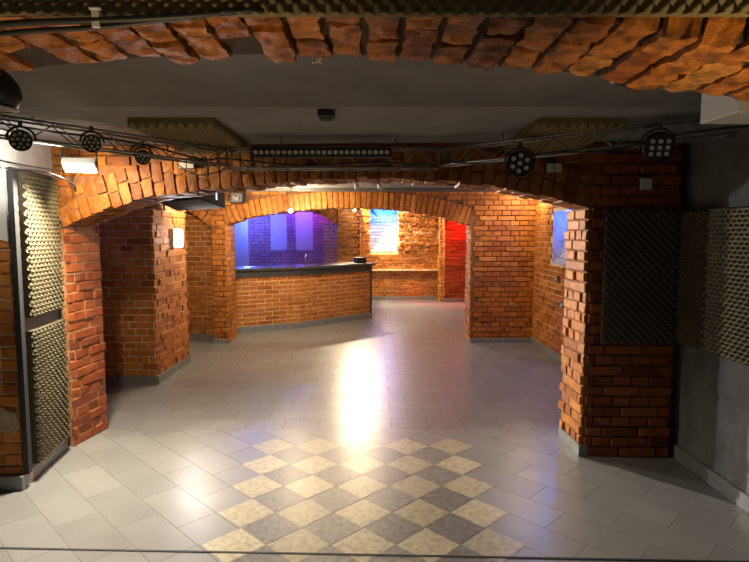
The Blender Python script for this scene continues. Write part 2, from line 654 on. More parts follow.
# ================================================================== FLOOR
fl = MB()
for (x0, x1, y0, y1, mi) in ((-5, 4, -1.5, 4.443, 0), (-5, 4, 4.443, 14, 1)):
    fl.quad((x0, y0, 0), (x1, y0, 0), (x1, y1, 0), (x0, y1, 0), mi)
SK = math.tan(R(1.6))
def tile(cx, cy, mi):
    h = TD / 2 - 0.002
    cx -= (cy - CY) * SK
    fl.quad((cx - h, cy, 0.0012), (cx, cy - h, 0.0012), (cx + h, cy, 0.0012), (cx, cy + h, 0.0012), mi)
for r in range(-4, 3):
    for c in range(-2, 3):
        tile(CX + c * TD, CY + r * TD, 2)
for r in range(-4, 2):
    for c in range(-2, 2):
        tile(CX + (c + .5) * TD, CY + (r + .5) * TD, 3)
struct(fl.build('floor', [M['floor_front'], M['floor_far'], M['tile_light'], M['tile_dark']]))
# black metal edge strip where the raised dance floor begins
st = MB()
st.hexa([(-2.35, 2.720, 0), (2.15, 2.575, 0), (2.15, 2.592, 0), (-2.35, 2.737, 0), (-2.35, 2.722, 0.004), (2.15, 2.577, 0.004), (2.15, 2.590, 0.004), (-2.35, 2.735, 0.004)])
struct(st.build('trim_1', M['blackmat']))

# ================================================================== CEILINGS
slab_obj('ceiling', -5, 4, 2.783, 4.2, 2.215, 2.30, 'ceiling')
slab_obj('ceiling_front', -5, 4, -1.5, 2.783, 2.205, 2.30, 'ceiling_board')
slab_obj('ceiling_middle', -5, 4, 4.2, 8.2, 2.20, 2.30, 'ceiling')
slab_obj('ceiling_rear', -5, 4, 8.2, 14, 2.90, 3.0, 'ceiling')
slab_obj('wall_rear_header', -5, 4, 8.42, 8.5, 2.20, 2.95, 'plaster_grey')
slab_obj('trim_2', -3.2, 2.4, 7.70, 7.98, 2.165, 2.20, 'ceiling_board')

# ================================================================== ARCH 2 (the big one)
FA2 = Face((-2.312, 4.059), (1.488, 3.891), 1)
P2 = Profile([(0, 1.60), (0.10, 1.655), (0.41, 1.765), (0.68, 1.84), (1.22, 1.912), (2.14, 1.973), (3.06, 1.924), (3.63, 1.805), (3.804, 1.748)])
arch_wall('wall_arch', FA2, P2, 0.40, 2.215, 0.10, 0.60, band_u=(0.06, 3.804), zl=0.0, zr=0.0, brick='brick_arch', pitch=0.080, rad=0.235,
          segs=((0.13, 0.13, 0.14), (0.26, 0.14)), detail=(3, 3, 3), rng=random.Random(5), steep=0.75, rsplit=True, right_brick='brick_maroon_shaded')
# inner faces of its piers
brick_wall('wall_arch_right_reveal', (1.484, 3.900), (1.468, 4.285), 0, 1.76, -1, 0.10, brick='brick', mortar='mortar_dark', seed=21, prot=0.014, var=0.010, L=0.24)
brick_wall('wall_arch_left_reveal', (-2.248, 4.065), (-2.190, 4.466), 0, 1.655, 1, 0.10, brick='brick_red', mortar='mortar_mid', seed=22, prot=0.008, var=0.006, jit=0.004, big=0.3, L=0.24)
slab_obj('wall_arch_left_core', -3.2, -2.33, 4.09, 4.45, 0, 2.2, 'mortar_dark')
slab_obj('wall_arch_right_core', 1.60, 2.40, 3.97, 4.24, 0, 2.2, 'mortar_dark')

# ================================================================== ARCH 1 (over the viewer)
FA1 = Face((-2.35, 1.33), (2.25, 1.33), 1)
P1 = Profile([(0, 1.80), (0.60, 1.96), (1.21, 2.072), (1.36, 2.086), (1.67, 2.112), (2.12, 2.122), (2.43, 2.114), (2.73, 2.09), (2.91, 2.072), (3.19, 2.031), (3.49, 1.985), (4.05, 1.87), (4.6, 1.72)])
arch_wall('wall_front_arch', FA1, P1, 0.42, 2.205, 0, 0, mortar='mortar_black', brick='brick_gloss', pitch=0.098, rad=0.22, gap=0.016,
          segs=((0.25, 0.17), (0.14, 0.28)), detail=(4, 10, 3), amp=0.011, rng=random.Random(9), spandrel=False,
          drop={(14, 1), (20, 1)}, steep=1.6)

# ================================================================== RIGHT WALL OF THE FRONT ROOM
rw = MB()
rw.box(2.155, 2.35, -1.5, 3.93, 0, 2.22)
struct(rw.build('wall_right', M['plaster_grey']))
# ================================================================== LEFT WALL OF THE FRONT ROOM
bw, _ = brick_wall('wall_left_front', (-3.3, 3.39), (-2.200, 3.39), 0, 1.72, 1, 0.10, seed=31, bond='flemish', L=0.25)
cp = MB()
cp.poly([(-2.40, 3.372, 0.48), (-2.215, 3.372, 0.47), (-2.203, 3.372, 0.53), (-2.212, 3.372, 0.60), (-2.26, 3.372, 0.61), (-2.30, 3.372, 0.64), (-2.42, 3.372, 0.62)])
cp.v = [(x, y - 0.004, z - 0.11) for x, y, z in cp.v]
M['cement'] = mat_plain('cream_cement', (0.36, 0.28, 0.16), 0.9, nscale=14, namt=0.25, bstr=0.5)
pf = cp.build('trim_6', M['cement'])
pm = pf.modifiers.new('thick', 'SOLIDIFY'); pm.thickness = 0.012; pm.offset = 0
struct(pf)
lp = MB()
bot = [(-3.3, 1.86), (-2.9, 1.80), (-2.6, 1.72), (-2.40, 1.64), (-2.30, 1.57), (-2.198, 1.54)]
for (a, za), (b, zb) in zip(bot, bot[1:]):
    lp.hexa([(a, 3.365, za), (b, 3.365, zb), (b, 3.49, zb), (a, 3.49, za), (a, 3.365, 2.2), (b, 3.365, 2.2), (b, 3.49, 2.2), (a, 3.49, 2.2)])
struct(lp.build('wall_left_plaster', M['plaster_white']))
lw = MB()   # plastered side wall behind the foam panels
lw.hexa([(-2.204, 3.40, 0), (-2.30, 4.06, 0), (-2.60, 4.06, 0), (-2.60, 3.40, 0), (-2.204, 3.40, 2.2), (-2.30, 4.06, 2.2), (-2.60, 4.06, 2.2), (-2.60, 3.40, 2.2)])
struct(lw.build('wall_left', M['plaster_white']))
slab_obj('wall_left_near', -3.4, -3.3, -1.5, 3.4, 0, 2.2, 'plaster_grey')
slab_obj('wall_rear_near', -3.4, 2.35, -1.6, -1.5, 0, 2.2, 'plaster_grey')

# ================================================================== MIDDLE ROOM
brick_wall('wall_left_pier_front', (-3.1, 5.83), (-2.315, 5.83), 0, 2.2, 1, 0.12, seed=41, L=0.26)
brick_wall('wall_left_pier_side', (-2.312, 5.83), (-2.302, 6.82), 0, 2.2, 1, 0.12, seed=42, L=0.25, prot=0.014, var=0.009)
slab_obj('wall_left_pier_core', -3.1, -2.44, 5.96, 6.82, 0, 2.2, 'mortar_dark')
brick_wall('wall_left_passage', (-3.6, 4.4), (-3.6, 8.2), 0, 2.2, 1, 0.12, seed=43, bond='running')
# recessed wall beside the bar with an arched blind niche
NP = Profile([(0.0, 1.62), (0.06, 1.75), (0.15, 1.86), (0.3, 1.94), (0.45, 1.88), (0.55, 1.75), (0.58, 1.60)])
brick_wall('wall_left_niche', (-3.3, 8.18), (-2.25, 8.18), 0, 2.2, 1, 0.12, seed=44)
brick_wall('wall_left_bar_pier', (-2.315, 8.0), (-2.115, 8.0), 0, 1.72, 1, 0.5, seed=45, L=0.20, mortar='mortar_dark')
brick_wall('wall_left_bar_pier_reveal', (-2.12, 8.0), (-2.12, 8.45), 0, 1.69, 1, 0.05, seed=46, mortar='mortar_dark')
# arch 3 over bar and passage
FA3 = Face((-2.12, 8.0), (1.394, 8.06), 1)
P3 = Profile([(0, 1.69), (0.10, 1.735), (0.42, 1.826), (1.06, 1.905), (1.77, 1.945), (2.48, 1.911), (3.05, 1.826), (3.51, 1.69)])
arch_wall('wall_bar_arch', FA3, P3, 0.42, 2.2, 0.20, 0.97, zl=1.69, zr=0.0, pitch=0.078, rad=0.24, segs=((0.26, 0.16), (0.12, 0.30)),
          detail=(2, 2, 3), rng=random.Random(15), steep=1.1)
FA5 = Face((-3.2, 8.0), (-2.32, 8.0), 1)
P5 = Profile([(0, 1.97), (0.4, 1.93), (0.65, 1.84), (0.80, 1.72), (0.88, 1.60)])
arch_wall('wall_left_niche_arch', FA5, P5, 0.17, 2.2, 0, 0, pitch=0.078, rad=0.13, segs=((0.15,),), detail=(2, 2, 2), rng=random.Random(18))
brick_wall('wall_right_pier_reveal', (1.390, 8.07), (1.390, 8.47), 0, 1.72, -1, 0.05, seed=47, mortar='mortar_dark')

# right recess wall with a whitewashed niche
WX = 2.31
NY0, NY1, NZ0, NZ1 = 6.35, 7.26, 1.19, 1.86
FR = Face((WX, 8.10), (WX, 4.20), 1)          # normal should point to -x
if FR.n.x > 0:
    FR = Face((WX, 8.10), (WX, 4.20), -1)
mb = MB()
uu0, uu1 = 8.10 - NY1, 8.10 - NY0
for (a, b, z0, z1) in ((0, uu0, 0, 2.2), (uu1, 3.9, 0, 2.2), (uu0, uu1, 0, NZ0), (uu0, uu1, NZ1, 2.2)):
    slab(mb, FR, z0, z1, a, b, 0.40)
hole = lambda u, z: not (uu0 < u < uu1 and NZ0 < z < NZ1)
brick_face(mb, FR, 0, 2.2, keep=hole, rng=random.Random(51), prot=0.016, var=0.008, L=0.25)
struct(mb.build('wall_right_recess', [M['brick'], M['mortar']]))
mb = MB()
FN = Face((WX + 0.28, NY1), (WX + 0.28, NY0), 1)
if FN.n.x > 0:
    FN = Face((WX + 0.28, NY1), (WX + 0.28, NY0), -1)
slab(mb, FN, NZ0, NZ1, 0, FN.L, 0.1)
brick_face(mb, FN, NZ0, NZ1, rng=random.Random(52), bond='running', L=0.25)
mb.v = [(x - 0.26 * (1 - (z - NZ0) / (NZ1 - NZ0)), y, z) for x, y, z in mb.v]
struct(mb.build('wall_right_recess_niche', [M['brick_white'], M['mortar_white']]))

# ================================================================== BAR ROOM
# brick arch behind the bar, splayed on the right
brick_wall('wall_bar_pier', (-0.80, 12.3), (-0.33, 12.3), 0, 2.16, 1, 0.6, seed=61, prot=0.02, var=0.014)
brick_wall('wall_bar_splay', (-1.17, 12.9), (-0.80, 12.3), 0, 1.80, 1, 0.1, seed=62)
brick_wall('wall_bar_pier_side', (-0.33, 12.3), (-0.33, 13.1), 0, 2.16, 1, 0.1, seed=63)
FA4 = Face((-3.6, 12.3), (-0.80, 12.3), 1)
P4 = Profile([(0, 1.70), (0.4, 1.90), (0.9, 2.06), (1.5, 2.14), (2.1, 2.08), (2.5, 1.93), (2.8, 1.75)])
arch_wall('wall_bar_inner_arch', FA4, P4, 0.55, 2.9, 0, 0, pitch=0.078, rad=0.25, segs=((0.26, 0.29), (0.13, 0.42)), detail=(2, 2, 3), rng=random.Random(16))
slab_obj('wall_bar_light_block', -0.62, -0.50, 12.86, 13.4, 0, 2.9, 'mortar_dark')  # added to keep the back wash light off the bar panels
slab_obj('wall_bar_light_block_upper', -0.79, -0.50, 12.3, 12.86, 2.165, 2.9, 'mortar_dark')  # upper piece of the added light block, above the pier
# wall at the back of the bar: smooth plaster at the left, violet-tinted, purple-lit brick with two pale recessed panels
FB = Face((-3.2, 13.4), (-0.45, 13.4), 1)
hole2 = []
for (xa, xb, za, zb) in ((-2.48, -2.09, 1.17, 2.02), (-1.88, -1.47, 1.17, 2.07)):
    hole2.append((xa + 3.2, xb + 3.2, za, zb))
mb = MB()
slab(mb, FB, 0, 2.9, 0, FB.L, 0.12)
rg = random.Random(64)
(ha, hb, hc, hd), (ia, ib, ic, id_) = hole2
for (u0, u1, z0, z1) in ((0.2, FB.L, 0, hc), (0.2, ha, hc, hd), (hb, ia, hc, hd), (ib, FB.L, hc, hd), (0.2, FB.L, hd + 0.05, 2.9)):
    brick_face(mb, FB, z0, z1, u0, u1, rng=rg, bond='running', prot=0.022)
struct(mb.build('wall_bar_back', [M['brick_violet'], M['mortar_dark']]))
for k, (a, b, c, d) in enumerate(hole2):
    slab_obj('trim_%d' % (3 + k), a - 3.2, b - 3.2, 13.392, 13.41, c, d, 'panel_pale')
slab_obj('wall_bar_plaster', -4.6, -2.98, 13.25, 13.39, 0, 2.9, 'panel_pale')
slab_obj('wall_bar_left', -4.7, -4.6, 8.2, 13.4, 0, 2.9, 'plaster_grey')

# ================================================================== BACK WALL
NBX0, NBX1, NBZ0, NBZ1 = -0.10, 0.55, 1.14, 2.20
FK = Face((-0.4, 13.12), (1.50, 13.12), 1)
a0, a1 = NBX0 + 0.4, NBX1 + 0.4
mb = MB()
for (a, b, z0, z1) in ((0, a0, 0.72, 2.9), (a1, FK.L, 0.72, 2.9), (a0, a1, 0.72, NBZ0), (a0, a1, NBZ1, 2.9)):
    slab(mb, FK, z0, z1, a, b, 0.50)
SX0, SX1, SZ0, SZ1 = 0.96, 1.86, 1.16, 2.05      # rubble patch
rub = lambda u, z: SX0 < u < SX1 and SZ0 < z < SZ1
brick_face(mb, FK, 0.72, 2.9, keep=lambda u, z: not (a0 < u < a1 and NBZ0 < z < NBZ1) and not rub(u, z), rng=random.Random(71), prot=0.016, var=0.008)
rg = random.Random(72)
for zz in range(8):
    u = SX0 + rg.uniform(-0.03, 0.03)
    while u < SX1 - 0.02:
        w = rg.uniform(0.08, 0.20)
        z = SZ0 + zz * 0.112 + rg.uniform(-0.02, 0.02)
        h = rg.uniform(0.085, 0.12)
        b = min(u + w, SX1 + 0.02)
        pr = rg.uniform(0.01, 0.07)
        cor = [FK.p(u, z, pr), FK.p(b, z, pr), FK.p(b, z, -0.05), FK.p(u, z, -0.05), FK.p(u, z + h, pr), FK.p(b, z + h, pr), FK.p(b, z + h, -0.05), FK.p(u, z + h, -0.05)]
        rough_brick(mb, cor, (3, 2, 3), 0.018, 0, rg.uniform(0, 99), 0.9)
        u = b + 0.012
struct(mb.build('wall_back', [M['brick'], M['mortar']]))
brick_wall('wall_back_lower', (-0.4, 13.16), (1.50, 13.16), 0, 0.70, 1, 0.12, seed=73)
lg = MB()
lg.box(-0.4, 1.5, 13.04, 13.25, 0.695, 0.725)
struct(lg.build('trim_5', M['mortar']))
mb = MB()
FN2 = Face((NBX0, 13.57), (NBX1, 13.57), 1)
slab(mb, FN2, NBZ0, NBZ1, 0, FN2.L, 0.1)
brick_face(mb, FN2, NBZ0, NBZ1, rng=random.Random(74), bond='running')
# the shaft slopes: deep at the top, running out to the wall face at the sill
mb.v = [(x, y - 0.43 * (1 - (z - NBZ0) / (NBZ1 - NBZ0)), z) for x, y, z in mb.v]
struct(mb.build('wall_back_niche', [M['brick_white'], M['mortar_white']]))
# red-lit projection at the right
brick_wall('wall_back_return', (1.48, 13.12), (1.60, 12.76), 0, 2.9, 1, 0.06, seed=75)
brick_wall('wall_back_right', (1.60, 12.76), (2.16, 12.76), 0, 2.9, 1, 0.12, brick='brick_red', mortar='mortar_dark', seed=76, bond='running')
slab_obj('wall_passage_right', 2.18, 2.4, 8.5, 13.2, 0, 2.9, 'mortar_dark')


# ================================================================== SKIRTINGS
def skirting(name, pts, h=0.075, t=0.012):
    mb = MB()
    for (a, b) in zip(pts, pts[1:]):
        F = Face(a, b, 1)
        slab(mb, F, 0.0, h, 0, F.L, 0.05, 0, 0.028)
    return struct(mb.build(name, M['skirt'], bevel=0.003))


skirting('baseboard_right', [(2.155, 3.90), (2.155, 3.24)])
bpy.data.objects['baseboard_right'].name = 'baseboard_right'
mb = MB()
mb.box(2.128, 2.16, 0.5, 3.90, 0, 0.095)
struct(mb.build('baseboard_right_wall', M['skirt'], bevel=0.003))
bpy.data.objects.remove(bpy.data.objects['baseboard_right'])
bpy.data.objects['baseboard_right_wall'].name = 'baseboard_right'
F = Face((1.484, 3.88), (1.470, 4.29), -1)
mb = MB()
slab(mb, F, 0, 0.08, 0, F.L, 0.04, 0, 0.026)
struct(mb.build('baseboard_arch_right', M['skirt'], bevel=0.003))
mb = MB()
mb.box(WX - 0.034, WX + 0.02, 4.25, 8.06, 0, 0.085)
struct(mb.build('baseboard_right_recess', M['skirt'], bevel=0.003))
mb = MB()
mb.box(1.38, 2.30, 8.015, 8.08, 0, 0.06)
struct(mb.build('baseboard_right_pier', M['skirt'], bevel=0.003))
mb = MB()
mb.box(-3.1, -2.33, 5.79, 5.84, 0, 0.085)
mb.box(-2.33, -2.275, 5.79, 6.83, 0, 0.085)
struct(mb.build('baseboard_left_pier', M['skirt'], bevel=0.003))
mb = MB()
mb.box(-3.3, -2.30, 8.14, 8.19, 0, 0.10)
mb.box(-2.33, -2.09, 7.965, 8.01, 0, 0.06)
struct(mb.build('baseboard_left_niche', M['skirt'], bevel=0.003))
mb = MB()
mb.box(-0.3, 1.47, 13.10, 13.14, 0, 0.09)
mb.box(1.585, 2.14, 12.72, 12.75, 0, 0.09)
struct(mb.build('baseboard_back', M['skirt'], bevel=0.003))
mb = MB()
mb.box(-3.3, -2.180, 3.345, 3.385, 0, 0.09)
mb.hexa([(-2.186, 3.36, 0), (-2.280, 4.05, 0), (-2.33, 4.05, 0), (-2.23, 3.36, 0), (-2.186, 3.36, 0.09), (-2.280, 4.05, 0.09), (-2.33, 4.05, 0.09), (-2.23, 3.36, 0.09)])
struct(mb.build('baseboard_left', M['skirt'], bevel=0.003))

# ================================================================== BAR COUNTER
BP = [(-2.50, 8.60), (-1.241, 9.265), (-0.084, 10.358)]
BP[0] = (-2.231 - 0.30, 8.712 - 0.168)
bar = empty('bar_counter', (-1.2, 9.4, 0), 'long brick-fronted bar counter with dark worktop, angled across the room', 'bar counter')
def off(o):
    o.parent = bar
    o.matrix_parent_inverse = Matrix.Translation((1.2, -9.4, 0))
    return o
mb = MB()
rg = random.Random(81)
for a, b in zip(BP, BP[1:]):
    F = Face(a, b, 1)
    slab(mb, F, 0.02, 0.89, 0, F.L, 0.14)
    brick_face(mb, F, 0.105, 0.885, rng=rg, bond='running', course=0.0735, L=0.25, prot=0.008, var=0.002, jit=0.0012, gap=0.012)
off(mb.build('brick_front', [M['brick'], M['mortar']]))
mb = MB()
for a, b in zip(BP, BP[1:]):
    F = Face(a, b, 1)
    slab(mb, F, 0.0, 0.10, 0, F.L + 0.01, 0.05, 0, 0.022)
off(mb.build('plinth', M['skirt']))
mb = MB()
for a, b in zip(BP, BP[1:]):
    F = Face(a, b, 1)
    slab(mb, F, 0.885, 0.985, 0, F.L + 0.012, 0.10, 0, 0.030)
off(mb.build('fascia', M['counter_edge']))
mb = MB()
def offs(poly, d):
    F1, F2 = Face(poly[0], poly[1], 1), Face(poly[1], poly[2], 1)
    n = (F1.n + F2.n).normalized()
    k = d / n.dot(F1.n)
    p0 = Vector((*poly[0], 0)) + F1.n * d
    p1 = Vector((*poly[1], 0)) + n * k
    p2 = Vector((*poly[2], 0)) + F2.n * d + F2.u * 0.05
    return [(p.x, p.y) for p in (p0, p1, p2)]
fr, bk = offs(BP, 0.075), offs(BP, -0.50)
for i in range(2):
    mb.hexa([(*fr[i], 0.985), (*fr[i + 1], 0.985), (*bk[i + 1], 0.985), (*bk[i], 0.985), (*fr[i], 1.03), (*fr[i + 1], 1.03), (*bk[i + 1], 1.03), (*bk[i], 1.03)])
off(mb.build('worktop', M['counter'], weld=False, bevel=0.006))
mb = MB()
F2 = Face(BP[1], BP[2], 1)
slab(mb, F2, 0, 0.985, F2.L, F2.L + 0.03, 0.45, 0, 0.02)
off(mb.build('end_panel', M['blackmat'], bevel=0.004))
# small things on the bar
def bx_thing(name, loc, rz, label, cat, group=None):
    o = empty(name, loc, label, cat, group)
    o.rotation_euler = (0, 0, rz)
    return o
t = bx_thing('cash_box', (-0.27, 10.42, 1.03), R(20), 'small black cash box standing on the far end of the bar', 'cash box')
mb = MB(); mb.box(-0.10, 0.10, -0.08, 0.08, 0, 0.085); mb.build('box_body', M['black'], t, bevel=0.012)
mb = MB(); mb.box(-0.105, 0.105, -0.085, 0.085, 0.085, 0.10); mb.build('lid', M['blackmat'], t, bevel=0.006)
t = bx_thing('beer_tap', (-1.20, 9.72, 1.03), R(15), 'small steel tap standing on the bar worktop', 'tap')
mb = MB(); mb.cyl((0, 0, 0), (0, 0, 0.012), 0.03, 0.03, 20); mb.cyl((0, 0, 0.012), (0, 0, 0.12), 0.013, 0.011, 14); mb.build('column', M['steel'], t, smooth=False)
mb = MB(); mb.tube(curve_pts([(0, 0, 0.11), (0, -0.03, 0.125), (0, -0.06, 0.115), (0, -0.07, 0.08)], 5), 0.007, 10); mb.build('spout', M['steel'], t, smooth=True)
mb = MB(); mb.cyl((0, 0, 0.12), (0.01, 0.01, 0.19), 0.006, 0.011, 12); mb.build('handle', M['white_plastic'], t)


# ================================================================== FOAM PANELS
def foam_mesh(w, h, pitch=0.055, depth=0.030, back=0.020, spp=8, bend=None):
    """egg-crate foam, back on y=0, bumps towards -y, x 0..w, z 0..h"""
    nx, nz = max(2, int(round(w / pitch))), max(2, int(round(h / pitch)))
    NX, NZ = nx * spp, nz * spp
    vs, fs = [], []
    for j in range(NZ + 1):
        for i in range(NX + 1):
            a, b = i / spp, j / spp
            q = math.cos(2 * math.pi * a) * math.cos(2 * math.pi * b)
            d = back + depth * (0.5 + 0.5 * q) ** 1.9
            x, z = w * i / NX, h * j / NZ
            vs.append((x, -d, z))
    for j in range(NZ):
        for i in range(NX):
            k = j * (NX + 1) + i
            fs.append((k, k + 1, k + NX + 2, k + NX + 1))
    nfront = len(vs)
    # rim back to y=0
    ring = [i for i in range(NX + 1)] + [j * (NX + 1) + NX for j in range(1, NZ + 1)] + [NZ * (NX + 1) + i for i in range(NX - 1, -1, -1)] + [j * (NX + 1) for j in range(NZ - 1, 0, -1)]
    base = len(vs)
    for r in ring:
        x, y, z = vs[r]
        vs.append((x, 0.0, z))
    n = len(ring)
    for k in range(n):
        k2 = (k + 1) % n
        fs.append((ring[k2], ring[k], base + k, base + k2))
    fs.append(tuple(base + k for k in range(n)))
    if bend:
        vs = [bend(v) for v in vs]
    me = bpy.data.meshes.new('acoustic_foam')
    me.from_pydata(vs, [], fs)
    sm = [True] * (NX * NZ) + [False] * (len(fs) - NX * NZ)
    me.polygons.foreach_set('use_smooth', sm)
    me.update()
    return me


def foam(me, m, loc, rz, label, group=None, rot=None):
    o = bpy.data.objects.new('acoustic_panel', me)
    if not me.materials:
        me.materials.append(M[m])
    COL.objects.link(o)
    o.location = loc
    o.rotation_euler = rot or (0, 0, rz)
    tag(o, label, 'foam panel', group)
    return o


# left: dark backing board with two panels
ang = math.atan2(4.03 - 3.40, -0.092)
t = empty('backing_board', (-2.193, 3.40, 0.09), 'tall dark board with a black post, holding the two foam panels by the left pier', 'board')
t.rotation_euler = (0, 0, ang)
mb = MB(); mb.box(0.0, 0.635, -0.012, 0.004, 0.0, 1.90); mb.build('board', M['board'], t)
mb = MB(); mb.box(-0.02, 0.03, -0.030, 0.004, 0.0, 1.88); mb.build('post', M['blackmat'], t, bevel=0.003)
mb = MB(); mb.box(0.60, 0.635, -0.022, 0.0, 0.0, 1.90); mb.build('frame_edge', M['plaster_grey'], t, bevel=0.003)
fm = foam_mesh(0.50, 0.905)
rot = Matrix.Rotation(ang, 3, 'Z')
p = Vector((-2.193, 3.40, 0)) + rot @ Vector((0.085, -0.013, 0.0))
foam(fm, 'foam', (p.x, p.y, 1.065), ang, 'upper cream-lit egg-crate foam panel on the dark board left of the big arch', 'foam panels in the front room')
fm = foam_mesh(0.50, 0.86)
foam(fm, 'foam', (p.x, p.y, 0.115), ang, 'lower egg-crate foam panel on the dark board, just above the skirting', 'foam panels in the front room')
# right pier front
ua = math.atan2(3.891 - 4.059, 3.8)
fm = foam_mesh(0.485, 0.92)
p = FA2.p(FA2.L + 0.09, 0.83, 0.022)
foam(fm, 'foam_dark', p, ua, 'very dark foam panel on the front of the right brick pier', 'foam panels in the front room')
# right wall
fm = foam_mesh(0.36, 0.88, 0.050, 0.026, 0.07)
foam(fm, 'foam', (2.155, 3.86, 0.85), R(-90), 'dim foam panel on the right wall, next to the brick pier', 'foam panels in the front room')
fm = foam_mesh(0.80, 0.87, 0.050, 0.026, 0.10)
foam(fm, 'foam', (2.1545, 3.44, 0.87), R(-90), 'wide lit foam panel on the right wall, cut by the edge of the picture', 'foam panels in the front room')


# ceiling panels: hang under the ceiling, bumps down, sagging towards the big arch
def sag(v):
    x, y, z = v
    t = max(0.0, z)
    return (x, y - 0.035 * (t / 0.9) ** 2, z)
fm = foam_mesh(0.47, 0.86, 0.050, 0.026, 0.030, bend=sag)
foam(fm, 'foam_ceiling', (-0.865, 3.09, 2.214), 0, 'curved foam panel on the ceiling above the left truss', 'ceiling foam panels', (R(-90), R(180), 0))
foam(fm, 'foam_ceiling', (1.36, 3.09, 2.214), 0, 'foam panel on the ceiling above the right truss', 'ceiling foam panels', (R(-90), R(180), 0))
# strip above the front arch
fm = foam_mesh(3.9, 0.11, 0.036, 0.022, 0.010, 6)
foam(fm, 'foam_ceiling', (-2.0, 1.325, 2.088), 0, 'long foam strip along the top of the nearest brick arch', 'foam panels in the front room')


# ================================================================== TRUSSES
def truss(name, a, b, label, size=0.105, bay=0.12):
    a, b = Vector(a), Vector(b)
    d = (b - a)
    L = d.length
    d.normalize()
    s = Vector((d.y, -d.x, 0)).normalized()
    up = Vector((0, 0, 1))
    t = empty(name, a, label, 'truss', 'lighting trusses in front of the big arch')
    h = size / 2
    cs = [(s * h * i + up * h * j) for i in (-1, 1) for j in (-1, 1)]
    for c in cs:
        mb = MB(); mb.cyl(c, c + d * L, 0.0065, n=10); mb.build('chord', M['metal'], t, smooth=True)
    mb = MB()
    n = max(2, round(L / bay))
    pairs = [(0, 1), (2, 3), (0, 2), (1, 3)]
    for k in range(n):
        p0, p1 = d * (L * k / n), d * (L * (k + 1) / n)
        for i, j in pairs:
            q = (i, j) if k % 2 else (j, i)
            mb.cyl(cs[q[0]] + p0, cs[q[1]] + p1, 0.0035, n=6)
    mb.build('bracing', M['metal'], t)
    for e in (0, L):
        mb = MB()
        for i, j in ((0, 1), (1, 3), (3, 2), (2, 0)):
            mb.cyl(cs[i] + d * e, cs[j] + d * e, 0.006, n=8)
        mb.build('end_frame', M['metal'], t)
    for f in (0.25, 0.8):
        mb = MB()
        q = d * (L * f)
        mb.cyl(q + up * h, q + up * (2.212 - a.z - d.z * L * f), 0.004, n=8)
        mb.build('hanger', M['darkmetal'], t)
    return t


truss('lighting_truss', (-0.955, 3.74, 2.078), (0.41, 3.74, 2.078), 'straight middle truss carrying the long lamp bar', 0.125)
truss('lighting_truss', (-0.99, 3.72, 2.082), (-2.02, 2.86, 2.145), 'left truss section running from the middle truss to the left wall', 0.10)
truss('lighting_truss', (0.44, 3.72, 2.082), (1.86, 2.92, 2.148), 'right truss section running from the middle truss to the right wall', 0.10)

# lamp bar
t = empty('led_bar', (-0.79, 3.655, 2.108), 'long black lamp bar with a row of round lenses on the middle truss', 'stage light')
mb = MB(); mb.box(0, 0.90, -0.02, 0.045, -0.030, 0.030); hs = mb.build('housing', M['black'], t, bevel=0.004)
lens = None
for k in range(24):
    c = 0.03 + k * 0.0365
    if lens is None:
        mb = MB(); mb.lathe((0, 0, 0), (0, -1, 0), [(0, 0.0135), (0.006, 0.0135), (0.006, 0.010), (0.003, 0.007), (0.003, 0)], 14)
        lens = mb.build('lens', M['lens'], hs); lens.location = (c, -0.02, -0.002)
    else:
        o = lens.copy(); COL.objects.link(o); o.parent = hs; o.location = (c, -0.02, -0.002)
for x in (0.15, 0.72):
    mb = MB()
    mb.box(x, x + 0.03, 0.045, 0.062, -0.025, 0.025)
    mb.build('bracket', M['darkmetal'], t)


def par_can(loc, target, rad, lenses, label, depth=0.12, square=False):
    """black LED par: drum, yoke, lens cluster; local -y looks at the target"""
    t = empty('par_light', loc, label, 'stage light', 'stage lights on the trusses')
    d = Vector(target) - Vector(loc)
    t.rotation_euler = d.to_track_quat('-Y', 'Z').to_euler()
    mb = MB()
    mb.lathe((0, depth * 0.75, 0), (0, -1, 0), [(0, 0.0), (0.0, rad * 0.55), (0.02, rad * 0.72), (depth * 0.6, rad * 0.92), (depth * 0.7, rad), (depth, rad), (depth, rad * 0.9), (depth - 0.012, rad * 0.86), (depth - 0.012, 0)], 28)
    hs = mb.build('housing', M['black'], t, smooth=False)
    y = depth * 0.75 - depth + 0.012
    lr = rad * (0.135 if len(lenses) > 8 else 0.16)
    first = None
    for (x, z) in lenses:
        if first is None:
            mb = MB(); mb.lathe((0, 0, 0), (0, -1, 0), [(0, lr * 1.1), (0.008, lr * 1.1), (0.008, lr * 0.8), (0.004, lr * 0.5), (0.004, 0)], 12)
            first = mb.build('lens', M['lens'], hs); first.location = (x * rad, y, z * rad)
        else:
            o = first.copy(); COL.objects.link(o); o.parent = hs; o.location = (x * rad, y, z * rad)
    mb = MB()
    r = rad + 0.012
    pts = [(-r, 0.02, 0)] + [(-r * math.cos(a), 0.02, r * math.sin(a) * 1.0) for a in [math.pi * i / 10 for i in range(1, 10)]] + [(r, 0.02, 0)]
    mb.tube(pts, 0.006, 8)
    mb.cyl((0, 0.02, r), (0, 0.02, r + 0.03), 0.010, n=10)
    mb.build('yoke', M['darkmetal'], t)
    return t


def ringpat(counts):
    out = []
    for r, n, ph in counts:
        out += [(r * math.cos(2 * math.pi * k / n + ph), r * math.sin(2 * math.pi * k / n + ph)) for k in range(n)]
    return out


